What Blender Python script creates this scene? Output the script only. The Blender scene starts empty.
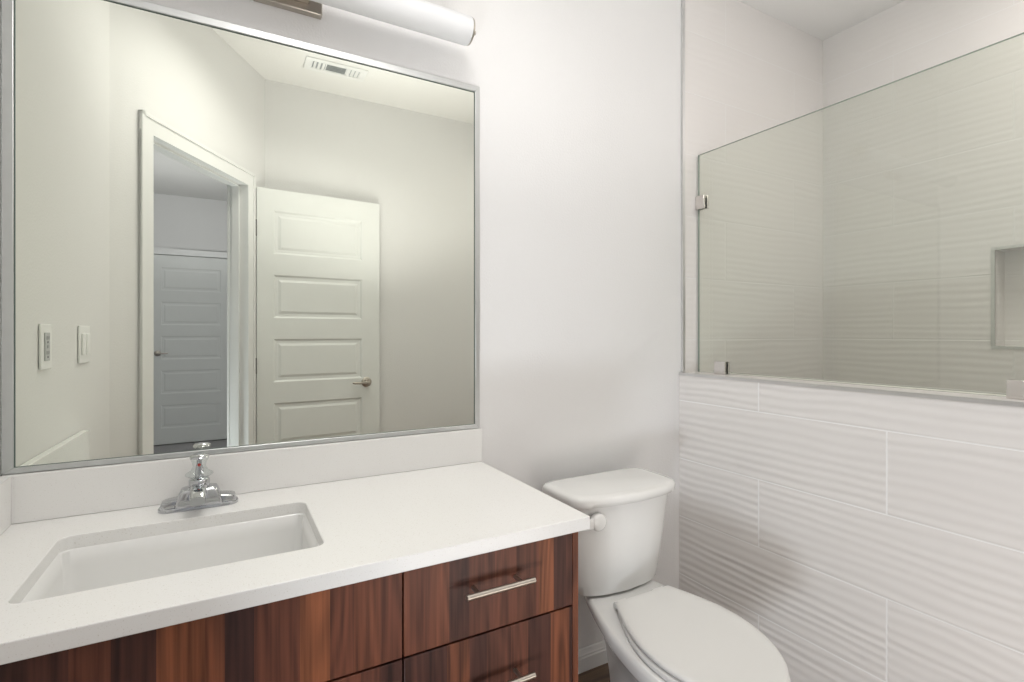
import bpy, bmesh, math, random
from mathutils import Vector, Matrix

C = bpy.context.scene.collection
SC = bpy.context.scene
R = math.radians

# ------------------------------------------------------------------ camera
CAM = (0.0, -1.49, 1.207)
cd = bpy.data.cameras.new('camera')
cam = bpy.data.objects.new('camera', cd); C.objects.link(cam)
cam.location = CAM
cam.rotation_euler = (R(90), 0, R(-29.0))
cd.sensor_width = 36.0
cd.lens = 514.0/1024.0*36.0
cd.shift_y = -8.0/1024.0
cd.clip_start = 0.02
SC.camera = cam

# ------------------------------------------------------------------ world, lights, exposure
w = bpy.data.worlds.new('world'); SC.world = w
w.use_nodes = True
w.node_tree.nodes['Background'].inputs[0].default_value = (.8, .85, .9, 1)
w.node_tree.nodes['Background'].inputs[1].default_value = 0.15


def area(name, loc, target, size, power, col=(1, 1, 1), size_y=None, disk=False, spread=180):
    l = bpy.data.lights.new(name, 'AREA')
    l.energy = power; l.color = col; l.size = size; l.spread = R(spread)
    if disk: l.shape = 'DISK'
    elif size_y: l.shape = 'RECTANGLE'; l.size_y = size_y
    o = bpy.data.objects.new(name, l); C.objects.link(o)
    o.location = loc
    d = Vector(target)-Vector(loc)
    o.rotation_euler = d.to_track_quat('-Z', 'Y').to_euler()
    return o


area('doorway_light', (-0.80, -1.87, 0.06), (1.0, -0.1, 1.15), 0.40, 23.5, (.87, .935, 1.0), disk=True)
area('bounce_fill', (0.80, -1.06, 1.25), (0.86, -1.08, 2.7), 0.8, 9.6, (1.0, .972, .94), size_y=0.7, spread=128)  # unseen fill aimed upward, added to brighten the ceiling and walls
area('room_fill', (0.34, -0.88, 2.66), (0.30, -0.84, 0.0), 0.6, 7.8, (1.0, .972, .94), size_y=0.4, spread=150)  # added fill just under the ceiling, not a fitting of the room
area('shower_fill', (2.15, -1.2, 2.60), (2.15, -1.0, 0.0), 0.4, 6.6, (1.0, .94, .885))  # added warm fill that lifts the shower tiles, no fitting there
area('low_fill', (0.95, -1.70, 0.30), (1.25, 0.0, 0.75), 0.8, 4.0, (1.0, .93, .87), size_y=0.35)  # unseen fill near the floor, added to lift shade beside the toilet
area('bedroom_fill', (-0.3, -2.6, 2.62), (-0.35, -5.2, 0.7), 0.7, 20.0, (.96, .95, 1.0))  # added fill for the bedroom, kept out of the mirror's view
area('bedroom_up_fill', (-0.4, -3.9, 1.75), (-0.4, -3.9, 2.7), 1.0, 6.0, (.96, .955, 1.0))  # added upward fill that evens out the bedroom brightness

vs = SC.view_settings
vs.view_transform = 'Standard'; vs.look = 'None'
vs.exposure = 0.04; vs.gamma = 1.0
vs.use_curve_mapping = False


# ------------------------------------------------------------------ material helpers
class NT:
    def __init__(s, name):
        s.m = bpy.data.materials.new(name); s.m.use_nodes = True
        s.t = s.m.node_tree; s.n = s.t.nodes
        s.b = s.n.get('Principled BSDF'); s.out = s.n.get('Material Output')

    def node(s, typ, **kw):
        x = s.n.new(typ)
        for k, v in kw.items(): setattr(x, k, v)
        return x

    def link(s, a, b): s.t.links.new(a, b)

    def put(s, sock, v):
        if hasattr(v, 'is_output') or isinstance(v, bpy.types.NodeSocket): s.link(v, sock)
        else: sock.default_value = v

    def M(s, op, a, b=0.0, c=0.0):
        x = s.node('ShaderNodeMath', operation=op)
        s.put(x.inputs[0], a); s.put(x.inputs[1], b); s.put(x.inputs[2], c)
        return x.outputs[0]

    def xyz(s):
        tc = s.node('ShaderNodeTexCoord'); sp = s.node('ShaderNodeSeparateXYZ')
        s.link(tc.outputs['Object'], sp.inputs[0])
        return tc.outputs['Object'], sp.outputs[0], sp.outputs[1], sp.outputs[2]

    def comb(s, x, y, z):
        c = s.node('ShaderNodeCombineXYZ')
        s.put(c.inputs[0], x); s.put(c.inputs[1], y); s.put(c.inputs[2], z)
        return c.outputs[0]

    def noise(s, vec, scale, detail=2.0, rough=.5, dim='3D', wv=None):
        x = s.node('ShaderNodeTexNoise', noise_dimensions=dim)
        if vec is not None: s.link(vec, x.inputs['Vector'])
        if wv is not None: s.put(x.inputs['W'], wv)
        x.inputs['Scale'].default_value = scale; x.inputs['Detail'].default_value = detail
        x.inputs['Roughness'].default_value = rough
        return x.outputs['Fac']

    def ramp(s, fac, stops, interp='LINEAR'):
        x = s.node('ShaderNodeValToRGB'); x.color_ramp.interpolation = interp
        e = x.color_ramp.elements
        while len(e) < len(stops): e.new(.5)
        for i, (p, c) in enumerate(stops):
            e[i].position = p; e[i].color = (*c, 1) if len(c) == 3 else c
        s.link(fac, x.inputs[0])
        return x.outputs[0]

    def mix(s, fac, a, b, mode='MIX'):
        x = s.node('ShaderNodeMix', data_type='RGBA', blend_type=mode)
        s.put(x.inputs[0], fac)
        s.put(x.inputs[6], (*a, 1) if isinstance(a, tuple) and len(a) == 3 else a)
        s.put(x.inputs[7], (*b, 1) if isinstance(b, tuple) and len(b) == 3 else b)
        return x.outputs[2]

    def bump(s, h, dist, strength=1.0):
        x = s.node('ShaderNodeBump')
        x.inputs['Strength'].default_value = strength; x.inputs['Distance'].default_value = dist
        s.link(h, x.inputs['Height']); s.link(x.outputs[0], s.b.inputs['Normal'])

    def set(s, col=None, rough=None, metal=None, **kw):
        if col is not None: s.put(s.b.inputs['Base Color'], (*col, 1) if isinstance(col, tuple) else col)
        if rough is not None: s.put(s.b.inputs['Roughness'], rough)
        if metal is not None: s.b.inputs['Metallic'].default_value = metal
        for k, v in kw.items(): s.put(s.b.inputs[k.replace('_', ' ')], v)
        return s


def plain(name, col, rough, metal=0.0, var=0.03, scale=6.0, bump=0.0, bscale=120.0, **kw):
    """procedural: base colour with faint noise variation and optional fine bump"""
    a = NT(name); vec, x, y, z = a.xyz()
    f = a.noise(vec, scale, 3)
    lo = tuple(max(0, c*(1-var)) for c in col); hi = tuple(min(1, c*(1+var)) for c in col)
    a.set(a.ramp(f, [(.3, lo), (.7, hi)]), rough, metal, **kw)
    if bump:
        a.bump(a.noise(vec, bscale, 2), bump)
    return a.m


PAINT = plain('wall_paint', (.79, .787, .785), .62, var=.012, scale=1.5, bump=.0006, bscale=160)
CEIL = plain('ceiling_paint', (.83, .825, .81), .75, var=.01, scale=2, bump=.0008, bscale=110)
TRIMP = plain('trim_paint', (.83, .835, .83), .35, var=.01)
DOORP = plain('door_paint', (.82, .835, .82), .42, var=.01)
PORC = plain('porcelain', (.83, .83, .815), .10, var=.008, Coat_Weight=.3)
SEATP = plain('seat_plastic', (.80, .795, .775), .28, var=.006)
CHROME = plain('chrome', (.52, .53, .55), .07, 1.0, var=.01)
NICKEL = plain('brushed_nickel', (.50, .46, .41), .34, 1.0, var=.05, scale=40)
ALU = plain('mirror_frame_aluminium', (.62, .635, .635), .38, 1.0, var=.02, scale=30)
TRIMM = plain('tile_edge_aluminium', (.70, .70, .70), .33, 1.0, var=.02, scale=30)
SHADE = plain('opal_acrylic', (.72, .73, .745), .45, var=.006)
DARKM = plain('dark_hinge_metal', (.06, .055, .05), .4, .8)
PLATE = plain('switch_plastic', (.92, .92, .915), .3, var=.006)
DEVICE = plain('outlet_grey', (.55, .56, .57), .4)
CLAMPM = plain('clamp_polished_steel', (.74, .71, .69), .18, 1.0, var=.01)
SLOT = plain('slot_black', (.02, .02, .02), .6)
GREYM = plain('vent_blade_grey', (.42, .44, .45), .5)
VENTB = plain('vent_blade_paint', (.62, .65, .65), .4)
RED = plain('indicator_red', (.55, .03, .02), .4)
CAULK = plain('caulk', (.80, .79, .77), .5)

# mirror
a = NT('mirror_silver'); vec, x, y, z = a.xyz()
a.set(a.ramp(a.noise(vec, 2.0), [(.3, (.85, .87, .795)), (.7, (.855, .875, .80))]), 0.0, 1.0)
MIRROR = a.m
a = NT('mirror_edge'); a.set((.10, .14, .12), .3); MEDGE = a.m

# clear glass: tinted transmission plus a Fresnel reflection
def clear(name, tint, ior=1.5, rough=0.0):
    a = NT(name); vec, x, y, z = a.xyz()
    tr = a.node('ShaderNodeBsdfTransparent'); gl = a.node('ShaderNodeBsdfGlossy'); gl.inputs['Roughness'].default_value = rough
    col = a.ramp(a.noise(vec, 1.3), [(.3, tint), (.7, tuple(min(1, c*1.005) for c in tint))])
    a.link(col, tr.inputs[0])
    fr = a.node('ShaderNodeFresnel'); ge = a.node('ShaderNodeNewGeometry')
    a.link(a.M('MULTIPLY_ADD', ge.outputs['Backfacing'], 1.0/ior-ior, ior), fr.inputs[0])
    mx = a.node('ShaderNodeMixShader')
    a.link(fr.outputs[0], mx.inputs[0]); a.link(tr.outputs[0], mx.inputs[1]); a.link(gl.outputs[0], mx.inputs[2])
    a.link(mx.outputs[0], a.out.inputs[0])
    return a.m


GLASS = clear('shower_glass', (.935, .95, .92), 1.52)
GEDGE = plain('glass_edge', (.30, .36, .32), .15)
ACRYL = clear('clear_acrylic', (.93, .95, .95), 1.6)

# quartz worktop
a = NT('white_quartz'); vec, x, y, z = a.xyz()
f1 = a.noise(vec, 420, 1); f2 = a.noise(vec, 9, 3)
c = a.mix(a.M('MULTIPLY', f2, .5), (.86, .855, .84), (.83, .825, .81))
c = a.mix(a.ramp(f1, [(.66, (0, 0, 0)), (.74, (1, 1, 1))]), c, (.70, .68, .64))
a.set(c, .22); QUARTZ = a.m

# walnut laminate, upright strips
a = NT('walnut_laminate'); vec, x, y, z = a.xyz()
oi = a.node('ShaderNodeObjectInfo')
h = a.M('ADD', a.M('ADD', x, a.M('MULTIPLY', y, .83)), a.M('MULTIPLY', oi.outputs['Random'], 7.3))
vo = a.node('ShaderNodeTexVoronoi', voronoi_dimensions='1D'); vo.inputs['Scale'].default_value = 21.0
a.link(h, vo.inputs['W'])
sp = a.node('ShaderNodeSeparateXYZ'); a.link(vo.outputs['Color'], sp.inputs[0])
strip = sp.outputs[0]
base = a.ramp(strip, [(0, (.058, .022, .017)), (.3, (.095, .034, .022)), (.55, (.14, .047, .027)), (.8, (.19, .064, .031)), (1, (.27, .092, .039))])
off = a.M('MULTIPLY', sp.outputs[1], 9.0)
g1 = a.noise(a.comb(a.M('ADD', a.M('MULTIPLY', h, 150.0), off), off, a.M('MULTIPLY', z, 3.0)), 1.0, 3, .6)
g3 = a.noise(a.comb(a.M('ADD', a.M('MULTIPLY', h, 38.0), off), off, a.M('MULTIPLY', z, 1.3)), 1.0, 2, .5)
wob = a.noise(a.comb(a.M('MULTIPLY', h, 14.0), off, a.M('MULTIPLY', z, 1.5)), 1.0, 1)
g2 = a.M('MULTIPLY_ADD', a.M('SINE', a.M('MULTIPLY', wob, 60.0)), .5, .5)
gr = a.M('ADD', a.M('ADD', a.M('MULTIPLY', g1, .45), a.M('MULTIPLY', g3, .42)), a.M('MULTIPLY', g2, .13))
shade = a.ramp(gr, [(.30, (.34, .32, .34)), (.45, (.80, .80, .80)), (.55, (1.05, 1.05, 1.05)), (.70, (1.5, 1.45, 1.4))])
col = a.mix(1.0, base, shade, 'MULTIPLY')
a.set(col, .42)
a.b.inputs['Specular IOR Level'].default_value = .35
WALNUT = a.m

# wood-look floor
a = NT('wood_plank_floor'); vec, x, y, z = a.xyz()
row = a.M('FLOOR', a.M('DIVIDE', y, .16))
wn = a.node('ShaderNodeTexWhiteNoise', noise_dimensions='1D'); a.link(row, wn.inputs['W'])
xs = a.M('DIVIDE', a.M('ADD', x, wn.outputs[0]), 1.1)
cell = a.M('ADD', a.M('FLOOR', xs), a.M('MULTIPLY', row, 17.3))
wn2 = a.node('ShaderNodeTexWhiteNoise', noise_dimensions='1D'); a.link(cell, wn2.inputs['W'])
g = a.noise(a.comb(a.M('MULTIPLY', x, 3.0), a.M('MULTIPLY', y, 38.0), a.M('MULTIPLY', cell, 3.7)), 1.0, 5, .65)
bc = a.ramp(wn2.outputs[0], [(0, (.13, .085, .055)), (1, (.24, .165, .11))])
bc = a.mix(1.0, bc, a.ramp(g, [(.25, (.35, .33, .32)), (.7, (1.5, 1.45, 1.4))]), 'MULTIPLY')
fy = a.M('FRACT', a.M('DIVIDE', y, .16)); fx = a.M('FRACT', xs)
gap = a.M('MAXIMUM', a.M('LESS_THAN', fy, .018), a.M('LESS_THAN', fx, .0025))
a.set(a.mix(gap, bc, (.05, .04, .03)), .4); FLOORM = a.m
CARPET = plain('grey_carpet', (.42, .41, .42), .95, var=.10, scale=90, bump=.004, bscale=300)


def tile(name, axis, z0, pitch, length, o_even, o_odd, seed=0.0, amp=.00085, gw=.0022, gcol=(.91, .905, .90)):
    """wavy ribbed ceramic tile laid in courses; axis = 'x' or 'y' is the run of the wall"""
    a = NT(name); vec, x, y, z = a.xyz()
    u = x if axis == 'x' else y
    zz = a.M('DIVIDE', a.M('SUBTRACT', z, z0), pitch)
    row = a.M('FLOOR', zz); fz = a.M('FRACT', zz)
    odd = a.M('FLOORED_MODULO', row, 2.0)
    off = a.M('ADD', o_even, a.M('MULTIPLY', odd, o_odd-o_even))
    uu = a.M('DIVIDE', a.M('SUBTRACT', u, off), length)
    col = a.M('FLOOR', uu); fu = a.M('FRACT', uu)
    dz = a.M('MULTIPLY', a.M('SUBTRACT', .5, a.M('ABSOLUTE', a.M('SUBTRACT', fz, .5))), pitch)
    du = a.M('MULTIPLY', a.M('SUBTRACT', .5, a.M('ABSOLUTE', a.M('SUBTRACT', fu, .5))), length)
    dist = a.M('MINIMUM', dz, du)
    grout = a.M('LESS_THAN', dist, gw)
    face = a.M('MINIMUM', a.M('DIVIDE', dist, .005), 1.0)
    cid = a.M('ADD', a.M('MULTIPLY', row, 5.13), a.M('ADD', a.M('MULTIPLY', col, 3.71), seed))
    n1 = a.noise(a.comb(a.M('MULTIPLY', u, 2.6), cid, a.M('MULTIPLY', z, 7.0)), 1.0, 1.0)
    n2 = a.noise(a.comb(a.M('MULTIPLY', u, 1.4), a.M('ADD', cid, 40.0), a.M('MULTIPLY', z, 16.0)), 1.0, 1.0)
    ph = a.M('ADD', a.M('MULTIPLY', z, 2*math.pi/.029), a.M('MULTIPLY', n1, 9.0))
    wv = a.M('SINE', ph)
    hgt = a.M('MULTIPLY', a.M('MULTIPLY', wv, a.M('MULTIPLY', a.M('MULTIPLY', n2, n2), 2.6)), face)
    hh = a.M('ADD', a.M('MULTIPLY', hgt, amp), a.M('MULTIPLY', face, .0006))
    c = a.mix(grout, (.79, .768, .75), gcol)
    a.set(c, .34)
    a.bump(hh, 1.0)
    return a.m


TILE_PONY = tile('ribbed_tile_half_wall', 'y', .936-.2325*5, .2325, .787, -.748, -.355, 2.0)
TILE_END = tile('ribbed_tile_shower_end', 'x', 1.18-.2515*5, .2515, .80, 1.867, 2.35, 11.0, .0003, .0017, (.82, .81, .80))
TILE_RIGHT = tile('ribbed_tile_shower_side', 'y', 1.18-.2515*5, .2515, .80, -.716, -.316, 23.0, .0003, .0017, (.82, .81, .80))


# ------------------------------------------------------------------ mesh helpers
def box(bm, x0, x1, y0, y1, z0, z1, mi=0):
    v = [bm.verts.new(p) for p in ((x0, y0, z0), (x1, y0, z0), (x1, y1, z0), (x0, y1, z0),
                                   (x0, y0, z1), (x1, y0, z1), (x1, y1, z1), (x0, y1, z1))]
    for f in ((0, 3, 2, 1), (4, 5, 6, 7), (0, 1, 5, 4), (1, 2, 6, 5), (2, 3, 7, 6), (3, 0, 4, 7)):
        q = bm.faces.new([v[i] for i in f]); q.material_index = mi
    return v


def obox(bm, P, d, n, s0, s1, n0, n1, z0, z1):
    """box in a frame standing at P with run d and facing n (2-D vectors)"""
    pts = []
    for z in (z0, z1):
        for s, k in ((s0, n0), (s1, n0), (s1, n1), (s0, n1)):
            pts.append(bm.verts.new((P[0]+d[0]*s+n[0]*k, P[1]+d[1]*s+n[1]*k, z)))
    for f in ((0, 3, 2, 1), (4, 5, 6, 7), (0, 1, 5, 4), (1, 2, 6, 5), (2, 3, 7, 6), (3, 0, 4, 7)):
        bm.faces.new([pts[i] for i in f])
    return pts


def prism(bm, poly, z0, z1):
    a_ = [bm.verts.new((p[0], p[1], z0)) for p in poly]; b_ = [bm.verts.new((p[0], p[1], z1)) for p in poly]
    n = len(poly)
    bm.faces.new(a_[::-1]); bm.faces.new(b_)
    for i in range(n): bm.faces.new((a_[i], a_[(i+1) % n], b_[(i+1) % n], b_[i]))


def loft(bm, rings, cap0=True, cap1=True):
    vr = [[bm.verts.new(p) for p in r] for r in rings]
    n = len(rings[0])
    for a_, b_ in zip(vr, vr[1:]):
        for i in range(n): bm.faces.new((a_[i], a_[(i+1) % n], b_[(i+1) % n], b_[i]))
    if cap0: bm.faces.new(vr[0][::-1])
    if cap1: bm.faces.new(vr[-1])
    return vr


def frame_of(ax):
    ax = Vector(ax).normalized()
    t = Vector((0, 0, 1)) if abs(ax.z) < .9 else Vector((1, 0, 0))
    u = ax.cross(t).normalized(); v = ax.cross(u).normalized()
    return ax, u, v


def lathe(bm, c, ax, prof, seg=32, sx=1.0):
    """profile of (distance along axis, radius)"""
    ax, u, v = frame_of(ax); c = Vector(c)
    rings = []
    for h_, r in prof:
        rings.append([c+ax*h_+u*(r*sx*math.cos(2*math.pi*i/seg))+v*(r*math.sin(2*math.pi*i/seg)) for i in range(seg)])
    loft(bm, rings)


def tube(bm, p0, p1, r, seg=20):
    d = Vector(p1)-Vector(p0); lathe(bm, p0, d, [(0, r), (d.length, r)], seg)


def sweep(bm, pts, prof_fn, seg):
    """pts along a path; prof_fn(i, centre) gives a ring"""
    loft(bm, [prof_fn(i, Vector(p)) for i, p in enumerate(pts)])


def rrect(cx, cy, hx, hy, r, n=6):
    pts = []
    for qx, qy, a0 in ((1, 1, 0), (-1, 1, 90), (-1, -1, 180), (1, -1, 270)):
        for i in range(n+1):
            t = R(a0+90*i/n)
            pts.append((cx+qx*(hx-r)+r*math.cos(t), cy+qy*(hy-r)+r*math.sin(t)))
    return pts


def obj(name, bm, mats, parent=None, origin=None, bevel=0.0, seg=2, smooth=False, angle=35):
    bmesh.ops.remove_doubles(bm, verts=bm.verts, dist=1e-6)
    bmesh.ops.recalc_face_normals(bm, faces=bm.faces)
    o_ = Vector((0, 0, 0))
    if parent is not None: o_ = Vector(parent['_o'])
    elif origin is not None: o_ = Vector(origin)
    bmesh.ops.translate(bm, verts=bm.verts, vec=-o_)
    me = bpy.data.meshes.new(name); bm.to_mesh(me); bm.free()
    if not isinstance(mats, (list, tuple)): mats = [mats]
    for m in mats: me.materials.append(m)
    ob = bpy.data.objects.new(name, me); C.objects.link(ob)
    if parent is not None: ob.parent = parent
    else: ob.location = o_
    ob['_o'] = tuple(o_)
    if smooth:
        for p in me.polygons: p.use_smooth = True
        try: me.set_sharp_from_angle(angle=R(angle))
        except Exception: pass
    if bevel:
        md = ob.modifiers.new('bevel', 'BEVEL'); md.width = bevel; md.segments = seg
        md.limit_method = 'ANGLE'; md.angle_limit = R(40)
        if not smooth:
            for p in me.polygons: p.use_smooth = True
            try: me.set_sharp_from_angle(angle=R(35))
            except Exception: pass
    return ob


def thing(name, label, cat, loc, group=None):
    o = bpy.data.objects.new(name, None); C.objects.link(o)
    o.location = loc; o['_o'] = tuple(loc); o.empty_display_size = .05
    o['label'] = label; o['category'] = cat
    if group: o['group'] = group
    return o


def tag(o, label, cat, group=None):
    o['label'] = label; o['category'] = cat
    if group: o['group'] = group
    return o


def struct(o):
    o['kind'] = 'structure'
    return o


B = bmesh.new

# ------------------------------------------------------------------ layout numbers (metres)
CZ = 2.705                       # ceiling
XL0 = -0.4215                    # left wall where it meets the mirror wall
A = (-.383, -.924)               # left wall meets the entry wall
BB = (.196, -1.880)              # entry wall meets the far wall
dl = math.hypot(BB[0]-A[0], BB[1]-A[1])
D = ((BB[0]-A[0])/dl, (BB[1]-A[1])/dl)
N = (-D[1], D[0])                # into the bathroom
XP0, XP1 = 1.598, 1.794          # half wall
ZP = 1.045
XR = 2.582                       # shower side wall
YF = -1.880                      # far wall (behind the open door)
S0, S1, ZD = .204, .915, 2.022
WS0, WS1, WZ = S0-.014, S1+.014, ZD+.014   # rough opening behind the jamb  # door opening
YPE = -1.16                      # end of the half wall


def wl(d): return XL0+.0426*d    # face of left wall at distance d from the mirror wall


# ------------------------------------------------------------------ setting
bm = B(); prism(bm, [(-.6, .15), (A[0]-.02-.06, A[1]), (BB[0]-.06, BB[1]-.03), (2.75, BB[1]-.03), (2.75, .15)], -.06, 0); struct(obj('floor', bm, FLOORM))
bm = B(); prism(bm, [(-2.3, .15), (-2.3, -5.4), (2.75, -5.4), (2.75, BB[1]-.031), (BB[0]-.061, BB[1]-.031), (A[0]-.081, A[1]), (-.601, .15)], -.06, 0); struct(obj('floor_bedroom', bm, CARPET))
bm = B(); box(bm, -2.3, 2.75, -5.4, .15, CZ, CZ+.06); struct(obj('ceiling', bm, CEIL))
bm = B(); box(bm, 1.70, XR, YF, 0.0, 2.655, CZ-.001); struct(obj('ceiling_shower', bm, CEIL))
bm = B(); box(bm, -.52, 1.618, 0, .12, 0, CZ); struct(obj('wall_back', bm, PAINT))
bm = B(); box(bm, 1.619, XR+.12, -.009, .12, 0, CZ); struct(obj('wall_shower', bm, TILE_END))
bm = B()
prism(bm, [(wl(0), 0), (wl(0)-.1, 0), (A[0]-.1, A[1]-.05), A], 0, CZ); struct(obj('wall_left', bm, PAINT))
bm = B()
T = -.092
obox(bm, A, D, N, -.05, WS0, T, 0, 0, CZ)
obox(bm, A, D, N, WS1, dl+.02, T, 0, 0, CZ)
obox(bm, A, D, N, WS0, WS1, T, 0, WZ, CZ)
struct(obj('wall_entry', bm, PAINT))
bm = B(); box(bm, BB[0]-.02, XR+.12, YF-.11, YF, 0, CZ); struct(obj('wall_front', bm, PAINT))
# shower side wall with niche
NY0, NY1, NZ0, NZ1 = -1.02, -.662, 1.157, 1.526
bm = B()
box(bm, XR, XR+.12, YF, NY0, 0, CZ); box(bm, XR, XR+.12, NY1, -.009, 0, CZ)
box(bm, XR, XR+.12, NY0, NY1, 0, NZ0); box(bm, XR, XR+.12, NY0, NY1, NZ1, CZ)
box(bm, XR+.09, XR+.12, NY0, NY1, NZ0, NZ1)
struct(obj('wall_right', bm, TILE_RIGHT))
bm = B()
t_ = .011
box(bm, XR-.003, XR+.004, NY0-t_, NY1+t_, NZ1, NZ1+t_); box(bm, XR-.003, XR+.004, NY0-t_, NY1+t_, NZ0-t_, NZ0)
box(bm, XR-.003, XR+.004, NY0-t_, NY0, NZ0, NZ1); box(bm, XR-.003, XR+.004, NY1, NY1+t_, NZ0, NZ1)
struct(obj('trim_1', bm, TRIMM))
# half wall between toilet and shower
bm = B(); box(bm, XP0, XP1, YPE, -.0005, 0, ZP); struct(obj('wall_half', bm, TILE_PONY))
bm = B()
box(bm, XP0-.003, XP0+.010, YPE, -.001, ZP-.008, ZP+.003)
box(bm, XP1-.010, XP1+.003, YPE, -.010, ZP-.008, ZP+.003)
struct(obj('trim_2', bm, TRIMM))
bm = B(); box(bm, 1.608, 1.6195, -.0125, 0.0, ZP+.004, CZ); struct(obj('trim_3', bm, TRIMM))
# bedroom seen through the doorway
bm = B(); box(bm, -2.3, 2.75, -5.4, -5.2, 0, CZ); struct(obj('wall_bedroom_far', bm, PAINT))
bm = B(); box(bm, -2.3, -2.2, -5.2, -.2, 0, CZ); struct(obj('wall_bedroom_left', bm, PAINT))
bm = B(); box(bm, 1.9, 2.0, -5.2, YF-.11, 0, CZ); struct(obj('wall_bedroom_right', bm, PAINT))
bm = B(); box(bm, -2.3, -.49, -.3, -.2, 0, CZ); struct(obj('wall_bedroom_near', bm, PAINT))


# baseboards: stepped profile run along a line
def baseboard(name, P, d, n, s0, s1):
    bm = B()
    prof = [(0, 0), (.013, 0), (.013, .048), (.0105, .052), (.0105, .058), (.008, .062), (.0045, .074), (.002, .077), (0, .077)]
    r0 = [(P[0]+d[0]*s0+n[0]*k, P[1]+d[1]*s0+n[1]*k, z) for k, z in prof]
    r1 = [(P[0]+d[0]*s1+n[0]*k, P[1]+d[1]*s1+n[1]*k, z) for k, z in prof]
    loft(bm, [r0, r1]); return struct(obj(name, bm, TRIMP))


baseboard('baseboard_back', (0, -.0005), (1, 0), (0, -1), .692, 1.597)
baseboard('baseboard_front', (0, YF+.0005), (1, 0), (0, 1), .22, 2.58)
baseboard('baseboard_entry', A, D, N, .02, S0-.075)
baseboard('baseboard_bedroom', (0, -5.1995), (1, 0), (0, 1), .115, 1.9)

# ------------------------------------------------------------------ door frame (casing, jamb) and door leaf
bm = B()
cw = .066
for s0, s1 in ((S0-cw, S0), (S1, S1+cw)):
    obox(bm, A, D, N, s0, s1, .0005, .014, 0, ZD+.0)
    a0, a1 = (s0, s0+.016) if s0 < S0 else (s1-.016, s1)
    obox(bm, A, D, N, a0, a1, .0005, .019, 0, ZD+cw+.012)
obox(bm, A, D, N, S0-cw, S1+cw, .0005, .014, ZD, ZD+cw+.012)
obox(bm, A, D, N, S0-cw, S1+cw, .0005, .019, ZD+cw-.004, ZD+cw+.012)
struct(obj('trim_4', bm, TRIMP, bevel=.003))
bm = B()
j0, j1, jz = S0-.002, S1+.002, ZD+.002           # finished faces of the jamb
obox(bm, A, D, N, WS0+.0005, j0, T, -.0005, 0, jz)
obox(bm, A, D, N, j1, WS1-.0005, T, -.0005, 0, jz)
obox(bm, A, D, N, WS0+.0005, WS1-.0005, T, -.0005, jz, WZ-.0005)
obox(bm, A, D, N, j0, j0+.011, -.075, -.036, 0, jz)       # stop
obox(bm, A, D, N, j1-.011, j1, -.075, -.036, 0, jz)
obox(bm, A, D, N, j0, j1, -.075, -.036, jz-.011, jz)
struct(obj('trim_5', bm, TRIMP, bevel=.0015))
# casing on the bedroom side
bm = B()
for s0, s1 in ((S0-cw, S0), (S1, S1+cw)): obox(bm, A, D, N, s0, s1, T-.016, T-.0005, 0, ZD)
obox(bm, A, D, N, S0-cw, S1+cw, T-.016, T-.0005, ZD, ZD+cw)
struct(obj('trim_6', bm, TRIMP, bevel=.003))


def panel_door(name, P, d, n, wd, z0, z1, pan, th, parent=None, mat=DOORP, dk=1.0):
    """moulded door: P is the hinge corner of the face looking along n; panels sunk with a raised field on both faces"""
    bm = B()

    def pt(s, k, z): return (P[0]+d[0]*s+n[0]*k, P[1]+d[1]*s+n[1]*k, z)
    for face, sg in ((0.0, 1), (-th, -1)):
        ss = [0, pan['s0'], pan['s1'], wd]
        zs = [z0]
        for p0, p1 in pan['z']: zs += [p0, p1]
        zs.append(z1)
        for i in range(3):
            for k in range(len(zs)-1):
                a0, a1, b0, b1 = ss[i], ss[i+1], zs[k], zs[k+1]
                if i == 1 and k % 2 == 1:
                    prev = None
                    for ins, dep in ((0, 0), (.010, .007*dk), (.026, .0075*dk), (.040, .002*dk)):
                        q = [bm.verts.new(pt(a0+ins, face-sg*dep, b0+ins)), bm.verts.new(pt(a1-ins, face-sg*dep, b0+ins)),
                             bm.verts.new(pt(a1-ins, face-sg*dep, b1-ins)), bm.verts.new(pt(a0+ins, face-sg*dep, b1-ins))]
                        if prev:
                            for e in range(4): bm.faces.new((prev[e], prev[(e+1) % 4], q[(e+1) % 4], q[e]))
                        prev = q
                    bm.faces.new(prev)
                else:
                    bm.faces.new([bm.verts.new(pt(s, face, z)) for s, z in ((a0, b0), (a1, b0), (a1, b1), (a0, b1))])
    zs = [z0]
    for p0, p1 in pan['z']: zs += [p0, p1]
    zs.append(z1)
    for s in (0, wd):
        bm.faces.new([bm.verts.new(pt(s, k, z)) for k, z in [(0, q) for q in zs]+[(-th, q) for q in zs[::-1]]])
    for z in (z0, z1):
        ss = [0, pan['s0'], pan['s1'], wd]
        bm.faces.new([bm.verts.new(pt(s, k, z)) for s, k in [(q, 0) for q in ss]+[(q, -th) for q in ss[::-1]]])
    o = obj(name, bm, mat, parent)
    return o


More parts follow.
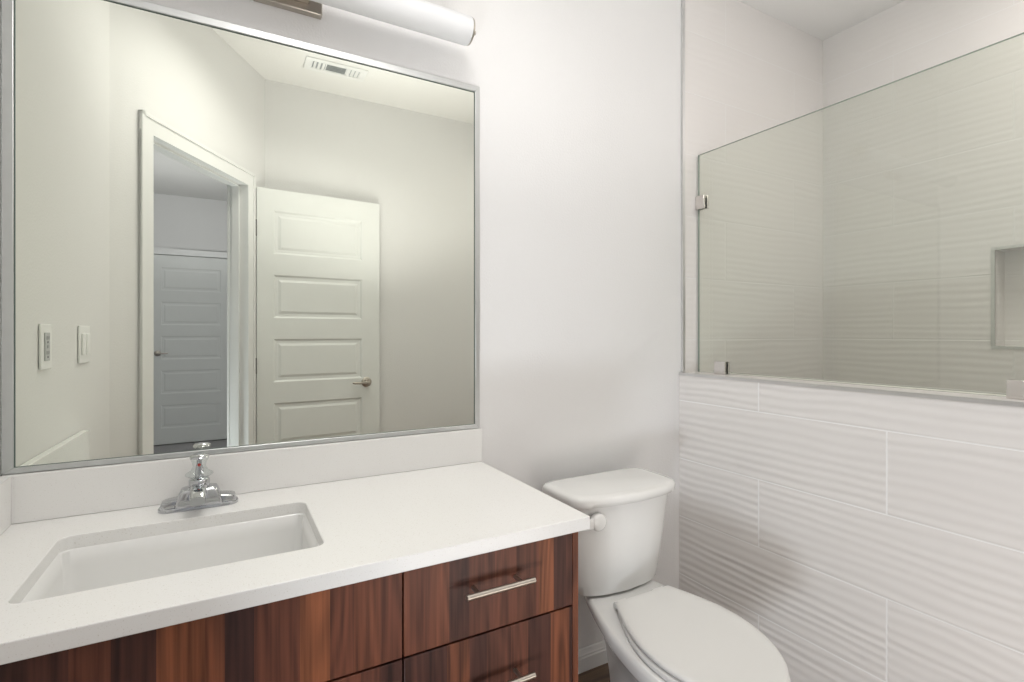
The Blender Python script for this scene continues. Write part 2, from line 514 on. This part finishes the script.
def lever(parent, P, n, d, z, sgn):
    """rose and lever handle at point P (2-D) on a face looking along n; the lever points along sgn*d"""
    bm = B(); c0 = Vector((P[0], P[1], z)); nn = Vector((n[0], n[1], 0)); dd = Vector((d[0], d[1], 0))*sgn
    lathe(bm, c0, nn, [(0.0005, .031), (.006, .031), (.010, .027), (.012, .016), (.020, .0115), (.042, .0105), (.046, .009)], 32)
    h_ = obj('door_handle', bm, NICKEL, parent, smooth=True)
    bm = B()
    pts = [c0+nn*.040-dd*.008, c0+nn*.040+dd*.02, c0+nn*.043+dd*.05-Vector((0, 0, .002)), c0+nn*.042+dd*.085-Vector((0, 0, .001)), c0+nn*.038+dd*.096]
    rad = [(.009, .009), (.0085, .0075), (.0075, .006), (.007, .0055), (.004, .003)]

    def ring(i, p):
        return [p+Vector((0, 0, 1))*rad[i][0]*math.cos(2*math.pi*k/14)+nn*rad[i][1]*math.sin(2*math.pi*k/14) for k in range(14)]
    sweep(bm, pts, ring, 14)
    obj('lever', bm, NICKEL, h_, smooth=True)


# open leaf against the far wall
LP = (.147, -1.7725); LE = (.857, -1.8255)
ll = math.hypot(LE[0]-LP[0], LE[1]-LP[1]); LD = ((LE[0]-LP[0])/ll, (LE[1]-LP[1])/ll); LN = (-LD[1], LD[0])
PAN = dict(s0=.088, s1=ll-.113, z=[(.182+.3705*k, .431+.3705*k) for k in range(5)])
leaf = struct(panel_door('door_1', LP, LD, LN, ll, .010, 2.036, PAN, .035))
hp = (LP[0]+LD[0]*(ll-.085), LP[1]+LD[1]*(ll-.085))
lever(leaf, hp, LN, LD, .897, -1)
for z in (.25, 1.02, 1.805):
    bm = B()
    tube(bm, (LP[0]-.006, LP[1]+.006, z-.045), (LP[0]-.006, LP[1]+.006, z+.045), .0055, 12)
    obox(bm, LP, LD, LN, -.002, .0, -.03, .002, z-.045, z+.045)
    obj('door_hinge', bm, DARKM, leaf, smooth=True)
# closed bedroom door far behind, and its casing
P2 = (.05, -5.165); D2 = (-1, 0); N2 = (0, 1)
PAN2 = dict(s0=.11, s1=.67, z=[(.182+.3705*k, .431+.3705*k) for k in range(5)])
d2 = struct(panel_door('door_2', P2, D2, N2, .78, .012, 2.045, PAN2, .030, dk=.45))
lever(d2, (.05-.70, -5.165), N2, (-1, 0), .99, -1)
bm = B()
box(bm, .055, .12, -5.199, -5.15, 0, 2.12); box(bm, -.80, -.735, -5.199, -5.15, 0, 2.12); box(bm, -.735, .055, -5.199, -5.15, 2.05, 2.12)
struct(obj('trim_7', bm, TRIMP, bevel=.003))

# ------------------------------------------------------------------ vanity cabinet
CF = -.556                                     # face of the cabinet fronts
cab = thing('vanity_cabinet', 'walnut-look bathroom vanity cabinet under the white worktop', 'cabinet', (.14, -.28, 0))
bm = B()
xl = lambda y: wl(-y)+.003
prism(bm, [(xl(-.008), -.008), (xl(CF+.020), CF+.020), (.671, CF+.020), (.671, -.008)], .10, .60)
prism(bm, [(xl(CF+.060), CF+.060), (xl(CF+.020), CF+.020), (.671, CF+.020), (.671, CF+.060)], .601, .7695)
prism(bm, [(xl(-.008), -.008), (xl(-.03), -.03), (.671, -.03), (.671, -.008)], .601, .7695)
prism(bm, [(xl(-.008), -.008), (xl(CF+.085), CF+.085), (.671, CF+.085), (.671, -.008)], 0, .099)
obj('body', bm, WALNUT, cab)
bm = B(); prism(bm, [(.6725, CF), (.6875, CF), (.6875, -.008), (.6725, -.008)], 0, .7695)
obj('side_panel', bm, WALNUT, cab, bevel=.0008)
xv = .2865                                    # joint between the sink side and the drawer stack


def front(name, x0, x1, z0, z1):
    bm = B(); box(bm, x0, x1, CF, CF+.018, z0, z1)
    return obj(name, bm, WALNUT, cab, bevel=.0012)


def bar_handle(parent, xc, z, half=.076):
    bm = B()
    yb = CF-.0335
    tube(bm, (xc-half, yb, z), (xc+half, yb, z), .0058, 20)
    for s in (-1, 1): tube(bm, (xc+s*.048, CF-.0003, z), (xc+s*.048, yb+.002, z), .0045, 14)
    obj('bar_handle', bm, NICKEL, parent, smooth=True)


front('false_front', wl(.55)+.005, xv-.0017, .6035, .7685)
dr = wl(.55)+.005; xm = (dr+xv)/2
for x0, x1, hx in ((dr, xm-.0015, xm-.045), (xm+.0015, xv-.0017, xm+.045)):
    f = front('door', x0, x1, .104, .5995)
    bm = B(); yb = CF-.0335
    tube(bm, (hx, yb, .40), (hx, yb, .55), .0058, 20)
    for z in (.427, .523): tube(bm, (hx, CF-.0003, z), (hx, yb+.002, z), .0045, 14)
    obj('bar_handle', bm, NICKEL, f, smooth=True)
for z0, z1, hz in ((.6035, .7685, .700), (.4035, .5995, .505), (.104, .3995, .28)):
    f = front('drawer', xv+.0017, .6712, z0, z1)
    bar_handle(f, .4765, hz)

# ------------------------------------------------------------------ worktop with splashes, sink, faucet
ZT, ZB = .800, .7705
XT = .706; YT = -.575
HX, HY, HC, HYC = .2275, .1475, -.063, -.305           # cut-out half sizes and centre
top = thing('countertop', 'white quartz vanity countertop with rectangular sink cut-out', 'countertop', (.14, -.28, ZB))
bm = B()
outer = [(XT, -.001), (wl(0)+.002, -.001), (wl(.575)+.002, YT), (XT, YT)]
inner = rrect(HC, HYC, HX, HY, .022, 6)
# ring outline matched to the cut-out: project each inner vertex to the outer rectangle
nI = len(inner)


def out_pt(i):
    q = i//7; k = i % 7
    corner = [(XT, -.001), (wl(0)+.002, -.001), (wl(.575)+.002, YT), (XT, YT)][q]
    nxt = [(XT, -.001), (wl(0)+.002, -.001), (wl(.575)+.002, YT), (XT, YT)]
    return corner


for zz, flip in ((ZT, False), (ZB, True)):
    vi = [bm.verts.new((p[0], p[1], zz)) for p in inner]
    vo_ = [bm.verts.new((p[0], p[1], zz)) for p in outer]
    for q in range(4):
        for k in range(6): bm.faces.new((vi[q*7+k], vi[q*7+k+1], vo_[q]))
        bm.faces.new((vi[q*7+6], vi[(q*7+7) % nI], vo_[(q+1) % 4], vo_[q]))
    if not flip: ti, to = vi, vo_
    else:
        for i in range(nI): bm.faces.new((ti[i], ti[(i+1) % nI], vi[(i+1) % nI], vi[i]))
        for i in range(4): bm.faces.new((to[i], to[(i+1) % 4], vo_[(i+1) % 4], vo_[i]))
obj('slab', bm, QUARTZ, top, bevel=.0022, seg=3)
bm = B(); box(bm, wl(0)+.003, XT, -.0205, -.0008, ZT+.0003, .904)
obj('backsplash', bm, QUARTZ, top, bevel=.0015)
bm = B()
prism(bm, [(wl(.021)+.0015, -.0215), (wl(.572)+.0015, -.572), (wl(.572)+.0205, -.572), (wl(.021)+.0205, -.0215)], ZT+.0003, .904)
obj('side_splash', bm, QUARTZ, top, bevel=.0015)

sink = thing('sink', 'white rectangular undermount sink set below the quartz worktop', 'sink', (HC, HYC, .62))
bm = B()
rings = []
for dz, gx, r in ((0, .012, .030), (-.004, .0035, .026), (-.03, .001, .026), (-.10, -.004, .03), (-.130, -.014, .04), (-.142, -.035, .05), (-.147, -.075, .05)):
    rings.append([(p[0], p[1], ZB-.001+dz) for p in rrect(HC, HYC, HX+gx, HY+gx, r, 6)])
rings.append([(p[0], p[1], ZB-.001-.150) for p in rrect(HC, HYC, .024, .024, .0235, 6)])
rings.append([(p[0], p[1], ZB-.001-.162) for p in rrect(HC, HYC, .024, .024, .0235, 6)])
loft(bm, rings, cap0=False, cap1=False)
ob = obj('basin', bm, PORC, sink, smooth=True, angle=60)
md = ob.modifiers.new('thick', 'SOLIDIFY'); md.thickness = .009; md.offset = 1.0
bm = B()
lathe(bm, (HC, HYC, ZB-.158), (0, 0, 1), [(0, .022), (.006, .022), (.0085, .0205), (.0095, .014), (.0085, .006)], 28)
obj('drain', bm, CHROME, sink, smooth=True)

FX, FY = -.057, -.078
fau = thing('faucet', 'chrome centerset faucet with a clear knob behind the sink', 'faucet', (FX, FY, ZT))
bm = B()
base = rrect(FX, FY, .081, .0265, .026, 8)
loft(bm, [[(p[0], p[1], ZT+.0004) for p in base], [(p[0], p[1], ZT+.006) for p in base],
          [(FX+(p[0]-FX)*.975, FY+(p[1]-FY)*.94, ZT+.009) for p in base]])
obj('base_plate', bm, CHROME, fau, smooth=True, angle=30)
for s in (-1, 1):
    bm = B()
    def wing(z, k, y0, y1, tilt=0):
        q = rrect(FX+s*.0525, FY, .0225*k, .0205*k, .009, 4)
        return [(p[0], p[1], z-tilt*(p[0]-FX-s*.0525)*s*.25) for p in q]
    loft(bm, [wing(ZT+.008, 1.02, 0, 0), wing(ZT+.020, 1.0, 0, 0, .6), wing(ZT+.0235, .95, 0, 0, .6), wing(ZT+.0245, .86, 0, 0, .6)])
    obj('end_block', bm, CHROME, fau, smooth=True, angle=40)
bm = B()
def sq(hx, y0, y1, z, r=.008):
    return [(p[0], p[1], z) for p in rrect(FX, (y0+y1)/2, hx, (y1-y0)/2, r, 4)]
loft(bm, [sq(.049, FY-.0265, FY+.0255, ZT+.008), sq(.047, FY-.027, FY+.0245, ZT+.018), sq(.0385, FY-.0255, FY+.023, ZT+.040), sq(.0355, FY-.0235, FY+.021, ZT+.0455, .010), sq(.030, FY-.0205, FY+.019, ZT+.0475, .014)])
obj('valve_body', bm, CHROME, fau, smooth=True, angle=45)
bm = B()
path = [(FX, FY+.004, ZT+.042, .0175, .014), (FX, FY-.03, ZT+.047, .017, .0125), (FX, FY-.06, ZT+.047, .0165, .011), (FX, FY-.082, ZT+.043, .016, .010), (FX, FY-.094, ZT+.038, .0145, .009)]
rr = []
for cx, cy, cz, hx, hz in path:
    rr.append([(p[0], cy, p[1]) for p in rrect(cx, cz, hx, hz, hz*.75, 5)])
loft(bm, rr)
sp_ = obj('spout', bm, CHROME, fau, smooth=True, angle=50)
bm = B(); tube(bm, (FX, FY-.083, ZT+.029), (FX, FY-.083, ZT+.037), .0095, 20); obj('aerator', bm, CHROME, sp_, smooth=True)
bm = B()
lathe(bm, (FX, FY, ZT), (0, 0, 1), [(.044, .0215), (.063, .0215), (.066, .0195), (.069, .012)], 32)
obj('collar', bm, CHROME, fau, smooth=True)
bm = B()
prof = [(.070, .010), (.071, .023), (.075, .0275), (.079, .0265), (.086, .0165), (.095, .0125), (.105, .0145), (.113, .0185)]
ax = []
seg = 48
rings = []
for h_, r in prof:
    rings.append([(FX+(r*(1+.05*math.cos(6*2*math.pi*i/seg)))*math.cos(2*math.pi*i/seg), FY+(r*(1+.05*math.cos(6*2*math.pi*i/seg)))*math.sin(2*math.pi*i/seg), ZT+h_) for i in range(seg)])
loft(bm, rings)
kn = obj('knob', bm, ACRYL, fau, smooth=True, angle=60)
tag_l = kn; kn['label'] = 'clear acrylic turning knob'
bm = B(); lathe(bm, (FX, FY, ZT), (0, 0, 1), [(.0692, .009), (.09, .008), (.100, .0055), (.1125, .0055)], 20); obj('stem', bm, CHROME, kn, smooth=True)
bm = B(); lathe(bm, (FX, FY, ZT), (0, 0, 1), [(.1132, .0190), (.116, .0200), (.1195, .0175), (.1225, .010), (.1235, .003)], 32); obj('knob_cap', bm, CHROME, kn, smooth=True)
bm = B(); lathe(bm, (FX, FY-.0075, ZT+.099), (0, -1, .1), [(0, .0035), (.002, .0035), (.003, .002)], 14); ob = obj('indicator', bm, RED, kn, smooth=True); ob['label'] = 'small red hot-water dot'
bm = B(); tube(bm, (FX, FY+.034-.012, ZT+.045), (FX, FY+.022, ZT+.060), .002, 10); lathe(bm, (FX, FY+.022, ZT+.060), (0, 0, 1), [(0, .003), (.004, .0045), (.009, .0045), (.011, .002)], 14)
obj('lift_rod', bm, CHROME, fau, smooth=True)

# ------------------------------------------------------------------ mirror
MX0, MX1, MZ0, MZ1 = wl(0)+.0015, .7035, .9055, 1.991
mir = thing('mirror', 'large frameless-looking wall mirror in a thin aluminium frame above the sink', 'mirror', (.14, 0, MZ0))
mir['label'] = 'large wall mirror in a thin silver metal frame above the sink'
bm = B(); box(bm, MX0+.008, MX1-.008, -.0055, -.0008, MZ0+.008, MZ1-.008)
obj('mirror_glass', bm, MIRROR, mir)
fl, fr_, ft, fb = .020, .0165, .0195, .0125


def frame_bar(poly, nm='frame_rail'):
    bm = B()
    r0 = [(p[0], -.0100, p[1]) for p in poly]; r1 = [(p[0], -.0006, p[1]) for p in poly]
    loft(bm, [r0, r1]); return obj(nm, bm, ALU, mir, bevel=.0016, seg=2)


frame_bar([(MX0, MZ0), (MX0+fl, MZ0+fb), (MX0+fl, MZ1-ft), (MX0, MZ1)])
frame_bar([(MX1, MZ0), (MX1, MZ1), (MX1-fr_, MZ1-ft), (MX1-fr_, MZ0+fb)])
frame_bar([(MX0, MZ1), (MX0+fl, MZ1-ft), (MX1-fr_, MZ1-ft), (MX1, MZ1)])
frame_bar([(MX0, MZ0), (MX1, MZ0), (MX1-fr_, MZ0+fb), (MX0+fl, MZ0+fb)])
bm = B()                                         # dark bedding line between glass and frame
g_ = .0018
for x0, x1, z0, z1 in ((MX0+fl, MX0+fl+g_, MZ0+fb, MZ1-ft), (MX1-fr_-g_, MX1-fr_, MZ0+fb, MZ1-ft),
                       (MX0+fl+g_, MX1-fr_-g_, MZ1-ft-g_, MZ1-ft), (MX0+fl+g_, MX1-fr_-g_, MZ0+fb, MZ0+fb+g_*.6)):
    box(bm, x0, x1, -.0068, -.0056, z0, z1)
obj('gasket', bm, MEDGE, mir)

# ------------------------------------------------------------------ vanity light
LC, LY, LZ, LR = .142, -.086, 2.107, .040
lamp = thing('vanity_light', 'long white tube wall light with nickel mount above the mirror', 'light', (LC, 0, LZ))
bm = B(); box(bm, LC-.084, LC+.084, -.024, -.0006, 2.066, 2.185); obj('backplate', bm, NICKEL, lamp, bevel=.003)
bm = B(); box(bm, LC-.05, LC+.05, -.052, -.024, 2.085, 2.15); obj('arm', bm, NICKEL, lamp, bevel=.003)
bm = B(); lathe(bm, (LC-.488, LY, LZ), (1, 0, 0), [(0, LR*.96), (.003, LR), (.973, LR), (.976, LR*.96)], 48)
obj('shade', bm, SHADE, lamp, smooth=True)
for s in (-1, 1):
    bm = B(); lathe(bm, (LC+s*.4885, LY, LZ), (s, 0, 0), [(0, LR*.97), (.005, LR*.93), (.008, LR*.75), (.0085, .007), (.012, .0065), (.017, .0075), (.021, .006), (.023, .002)], 40)
    obj('end_cap', bm, NICKEL, lamp, smooth=True)

# ------------------------------------------------------------------ toilet
TX = 1.112
toi = thing('toilet', 'white two-piece toilet with closed lid between vanity and tiled half wall', 'toilet', (TX, -.40, 0))


def tank_ring(hw, yb, yf, bulge, z, n=6.0, cnt=80, r=None):
    out = []
    yc = (yb+yf)/2; hd = (yb-yf)/2
    for i in range(cnt):
        t = 2*math.pi*i/cnt
        cx_, sy_ = math.cos(t), math.sin(t)
        x_ = hw*math.copysign(abs(cx_)**(2/n), cx_); y_ = hd*math.copysign(abs(sy_)**(2/n), sy_)
        if y_ < 0: y_ -= bulge*(1-(x_/hw)**2)*min(1, -y_/hd)
        out.append((TX+x_, yc+y_, z))
    return out


bm = B()
loft(bm, [tank_ring(.158, -.075, -.205, .030, .390), tank_ring(.167, -.066, -.214, .034, .396), tank_ring(.174, -.062, -.219, .035, .43), tank_ring(.188, -.058, -.232, .037, .56), tank_ring(.201, -.055, -.243, .038, .682)])
obj('tank', bm, PORC, toi, smooth=True, angle=50)
bm = B()
loft(bm, [tank_ring(.209, -.052, -.252, .033, .6826), tank_ring(.217, -.046, -.259, .034, .686), tank_ring(.2185, -.045, -.261, .034, .700), tank_ring(.2175, -.046, -.259, .034, .708), tank_ring(.211, -.052, -.253, .033, .7145), tank_ring(.195, -.066, -.238, .030, .717)])
obj('tank_lid', bm, PORC, toi, smooth=True, angle=60)
bm = B()
lx, lz = .974, .640
lathe(bm, (lx, -.258, lz), (-.05, -1, 0), [(0, .0255), (.010, .0265), (.017, .0255), (.021, .019), (.0225, .006)], 28)
def lev(i, p):
    hz = [.018, .018, .016, .013, .006][i]; hy = [.006, .006, .0055, .005, .003][i]
    return [p+Vector((0, hy*math.cos(2*math.pi*k/14), hz*math.sin(2*math.pi*k/14))) for k in range(14)]
sweep(bm, [(lx-.004, -.270, lz), (lx-.02, -.270, lz-.001), (lx-.045, -.267, lz-.003), (lx-.068, -.262, lz-.005), (lx-.074, -.260, lz-.005)], lev, 14)
obj('flush_lever', bm, PORC, toi, smooth=True, angle=60)
BX = 1.098


def outline(y_back, w_back, y_mid, w_mid, y_front, z, k=1.0, cnt=20, n=2.0):
    """closed ring: narrow rear, widest at y_mid, rounded front"""
    left = []
    for i in range(cnt+1):                         # rear to widest
        t = i/cnt; e = math.sin(t*math.pi/2)
        left.append((w_back+(w_mid-w_back)*e, y_back+(y_mid-y_back)*t))
    for i in range(1, cnt+1):                      # widest to tip
        t = math.pi/2*i/cnt
        left.append((w_mid*math.cos(t)**(2/n), y_mid+(y_front-y_mid)*math.sin(t)**(2/n)))
    bx = lambda y_: 1.098+.10*(y_+.33)              # the bowl sits a touch askew
    pts = [(bx(y_)-w_, y_, z) for w_, y_ in left]+[(bx(y_)+w_, y_, z) for w_, y_ in left[::-1][1:]]
    return pts


bm = B()
loft(bm, [outline(-.26, .075, -.44, .105, -.66, .0), outline(-.26, .074, -.44, .104, -.66, .02),
          outline(-.25, .066, -.43, .092, -.63, .06), outline(-.23, .060, -.43, .088, -.63, .14),
          outline(-.215, .064, -.45, .108, -.68, .22), outline(-.20, .076, -.49, .142, -.735, .29),
          outline(-.19, .098, -.52, .168, -.772, .328), outline(-.178, .108, -.53, .183, -.790, .338), outline(-.175, .116, -.53, .189, -.796, .350),
          outline(-.165, .119, -.53, .190, -.797, .372), outline(-.167, .118, -.53, .188, -.795, .381), outline(-.175, .110, -.53, .180, -.787, .3865)])
obj('bowl', bm, PORC, toi, smooth=True, angle=55)
bm = B(); prism(bm, rrect(TX, -.14, .09, .055, .03), .383, .396); obj('tank_gasket', bm, SLOT, toi)


def slab_part(name, rings, mat):
    bm = B(); loft(bm, rings); return obj(name, bm, mat, toi, smooth=True, angle=50)


so = lambda z, k: outline(-.337-k, .108-k, -.555, .174-k, -.793+k, z)
si = lambda z, k: outline(-.40+k, .055+k*.5, -.545, .115+k, -.715-k, z)
bm = B()
prof = [(so, .3885, .003), (so, .392, 0), (so, .400, 0), (so, .4035, .004), (si, .4035, .004), (si, .400, 0), (si, .392, 0), (si, .3885, .003)]
rg = [[bm.verts.new(p) for p in fn(z, k)] for fn, z, k in prof]
for q in range(len(rg)):
    a_, b_ = rg[q], rg[(q+1) % len(rg)]
    n_ = len(a_)
    for i in range(n_): bm.faces.new((a_[i], a_[(i+1) % n_], b_[(i+1) % n_], b_[i]))
obj('seat', bm, SEATP, toi, smooth=True, angle=50)
lo = lambda z, k: outline(-.322-k*.6, .107-k, -.555, .171-k, -.789+k, z)
slab_part('seat_lid', [lo(.4085, .004), lo(.4105, .001), lo(.4165, 0), lo(.4205, .003), lo(.4228, .010), lo(.4245, .03), lo(.4255, .07)], SEATP)
for s in (-1, 1):
    bm = B(); lathe(bm, (BX+s*.075-.022, -.312, .402), (1, 0, 0), [(0, .0095), (.002, .0115), (.042, .0115), (.044, .0095)], 20)
    box(bm, BX+s*.075-.014, BX+s*.075+.014, -.322, -.300, .3868, .402)
    obj('hinge', bm, SEATP, toi, smooth=True, angle=40)
for s in (-1, 1):
    bm = B(); lathe(bm, (BX+s*.118, -.44, .004), (0, 0, 1), [(0, .016), (.010, .015), (.018, .009), (.020, .003)], 18)
    obj('bolt_cap', bm, PORC, toi, smooth=True)
for o_ in list(toi.children):
    if o_.name.startswith('bolt_cap'): o_.location.y += 0

# ------------------------------------------------------------------ shower glass panel
GX = 1.696; GT = .0048
gl = thing('shower_screen', 'clear glass shower panel standing on the tiled half wall', 'glass panel', (GX, -.6, ZP))
bm = B(); box(bm, GX-GT, GX+GT, YPE+.02, -.0145, ZP+.0035, 1.937)
for f in bm.faces:
    nrm = f.normal
    f.normal_update()
    if abs(f.normal.x) < .5: f.material_index = 1
obj('glass', bm, [GLASS, GEDGE], gl)


def clamp(y0, y1, z0, z1):
    bm = B()
    box(bm, GX-GT-.011, GX-GT-.0003, y0, y1, z0, z1); box(bm, GX+GT+.0003, GX+GT+.011, y0, y1, z0, z1)
    obj('clamp', bm, CLAMPM, gl, bevel=.0015)


clamp(-.052, -.0095, 1.712, 1.766)
clamp(-.152, -.102, ZP+.0005, 1.096)
clamp(-1.022, -.972, ZP+.0005, 1.092)

# ------------------------------------------------------------------ wall plates on the left wall (seen in the mirror)
WD = Vector((-.0426, 1, 0)).normalized()*-1       # along the wall, away from the mirror wall
WD = Vector((.0426, -1, 0)).normalized(); WN = Vector((1, .0426, 0)).normalized()


def wplate(name, label, cat, dc, wdt, kind, grp=None):
    P = Vector((wl(dc), -dc, 1.172))
    t = thing(name, label, cat, P, grp)
    P2 = (P.x, P.y); d_ = (WD.x, WD.y); n_ = (WN.x, WN.y)
    bm = B()
    obox(bm, P2, d_, n_, -wdt/2, wdt/2, .0005, .006, 1.114, 1.230)
    obj('plate', bm, PLATE, t, bevel=.002)
    if kind == 'outlet':
        bm = B()
        obox(bm, P2, d_, n_, -.0175, .0175, .006, .0085, 1.136, 1.208); f = obj('receptacle', bm, DEVICE, t, bevel=.0012)
        bm = B()
        for zc in (1.153, 1.191):
            for s0, s1, q0, q1 in ((-.0076, -.0054, -.001, .008), (.0054, .0076, -.001, .008), (-.0025, .0025, -.010, -.005)):
                bm = B(); obox(bm, P2, d_, n_, s0, s1, .0084, .0089, zc+q0, zc+q1); obj('slot', bm, SLOT, f)
        bm = B(); obox(bm, P2, d_, n_, -.006, .006, .0083, .0095, 1.168, 1.1755); obj('test_button', bm, GREYM, f)
    else:
        for s in (-.023, .023):
            bm = B(); obox(bm, P2, d_, n_, s-.0165, s+.0165, .006, .0105, 1.139, 1.205)
            q = obj('rocker', bm, PLATE, t, bevel=.002)
    return t


wplate('outlet_plate', 'white outlet plate on the left wall beside the mirror', 'outlet', .253, .076, 'outlet')
wplate('switch_plate', 'white double light switch on the left wall nearer the doorway', 'light switch', .587, .108, 'switch')

# ------------------------------------------------------------------ ceiling vent
vx, vy = .54, -1.555
vent = thing('ceiling_vent', 'white supply air vent in the ceiling in front of the door', 'vent', (vx, vy, CZ))
bm = B()
ox, oy, ix, iy = .165, .072, .126, .040
for x0, x1, y0, y1 in ((-ox, ox, iy, oy), (-ox, ox, -oy, -iy), (-ox, -ix, -iy, iy), (ix, ox, -iy, iy)):
    box(bm, vx+x0, vx+x1, vy+y0, vy+y1, CZ-.006, CZ-.0005)
for x0 in (-.058, .052): box(bm, vx+x0, vx+x0+.006, vy-iy, vy+iy, CZ-.006, CZ-.0005)
obj('frame', bm, TRIMP, vent, bevel=.002)
bm = B(); box(bm, vx-ix, vx+ix, vy-iy, vy+iy, CZ-.0012, CZ-.0004); obj('duct_opening', bm, GREYM, vent)
for s in (-1, 1):
    for k in range(3):
        bm = B(); xx = vx+s*(.060+.0225*k)
        p = [(xx, CZ-.0015), (xx+s*.014, CZ-.0075), (xx+s*.0155, CZ-.0070), (xx+s*.0015, CZ-.0013)]
        loft(bm, [[(q[0], vy-iy, q[1]) for q in p], [(q[0], vy+iy, q[1]) for q in p]])
        obj('blade', bm, TRIMP, vent)
for k in range(5):
    bm = B(); yy = vy-iy+.004+.0155*k
    p = [(yy, CZ-.0015), (yy+.010, CZ-.006), (yy+.011, CZ-.0055), (yy+.0012, CZ-.0013)]
    loft(bm, [[(vx-.052, q[0], q[1]) for q in p], [(vx+.052, q[0], q[1]) for q in p]])
    obj('blade', bm, VENTB, vent)

for o in bpy.data.objects:
    if '_o' in o: del o['_o']
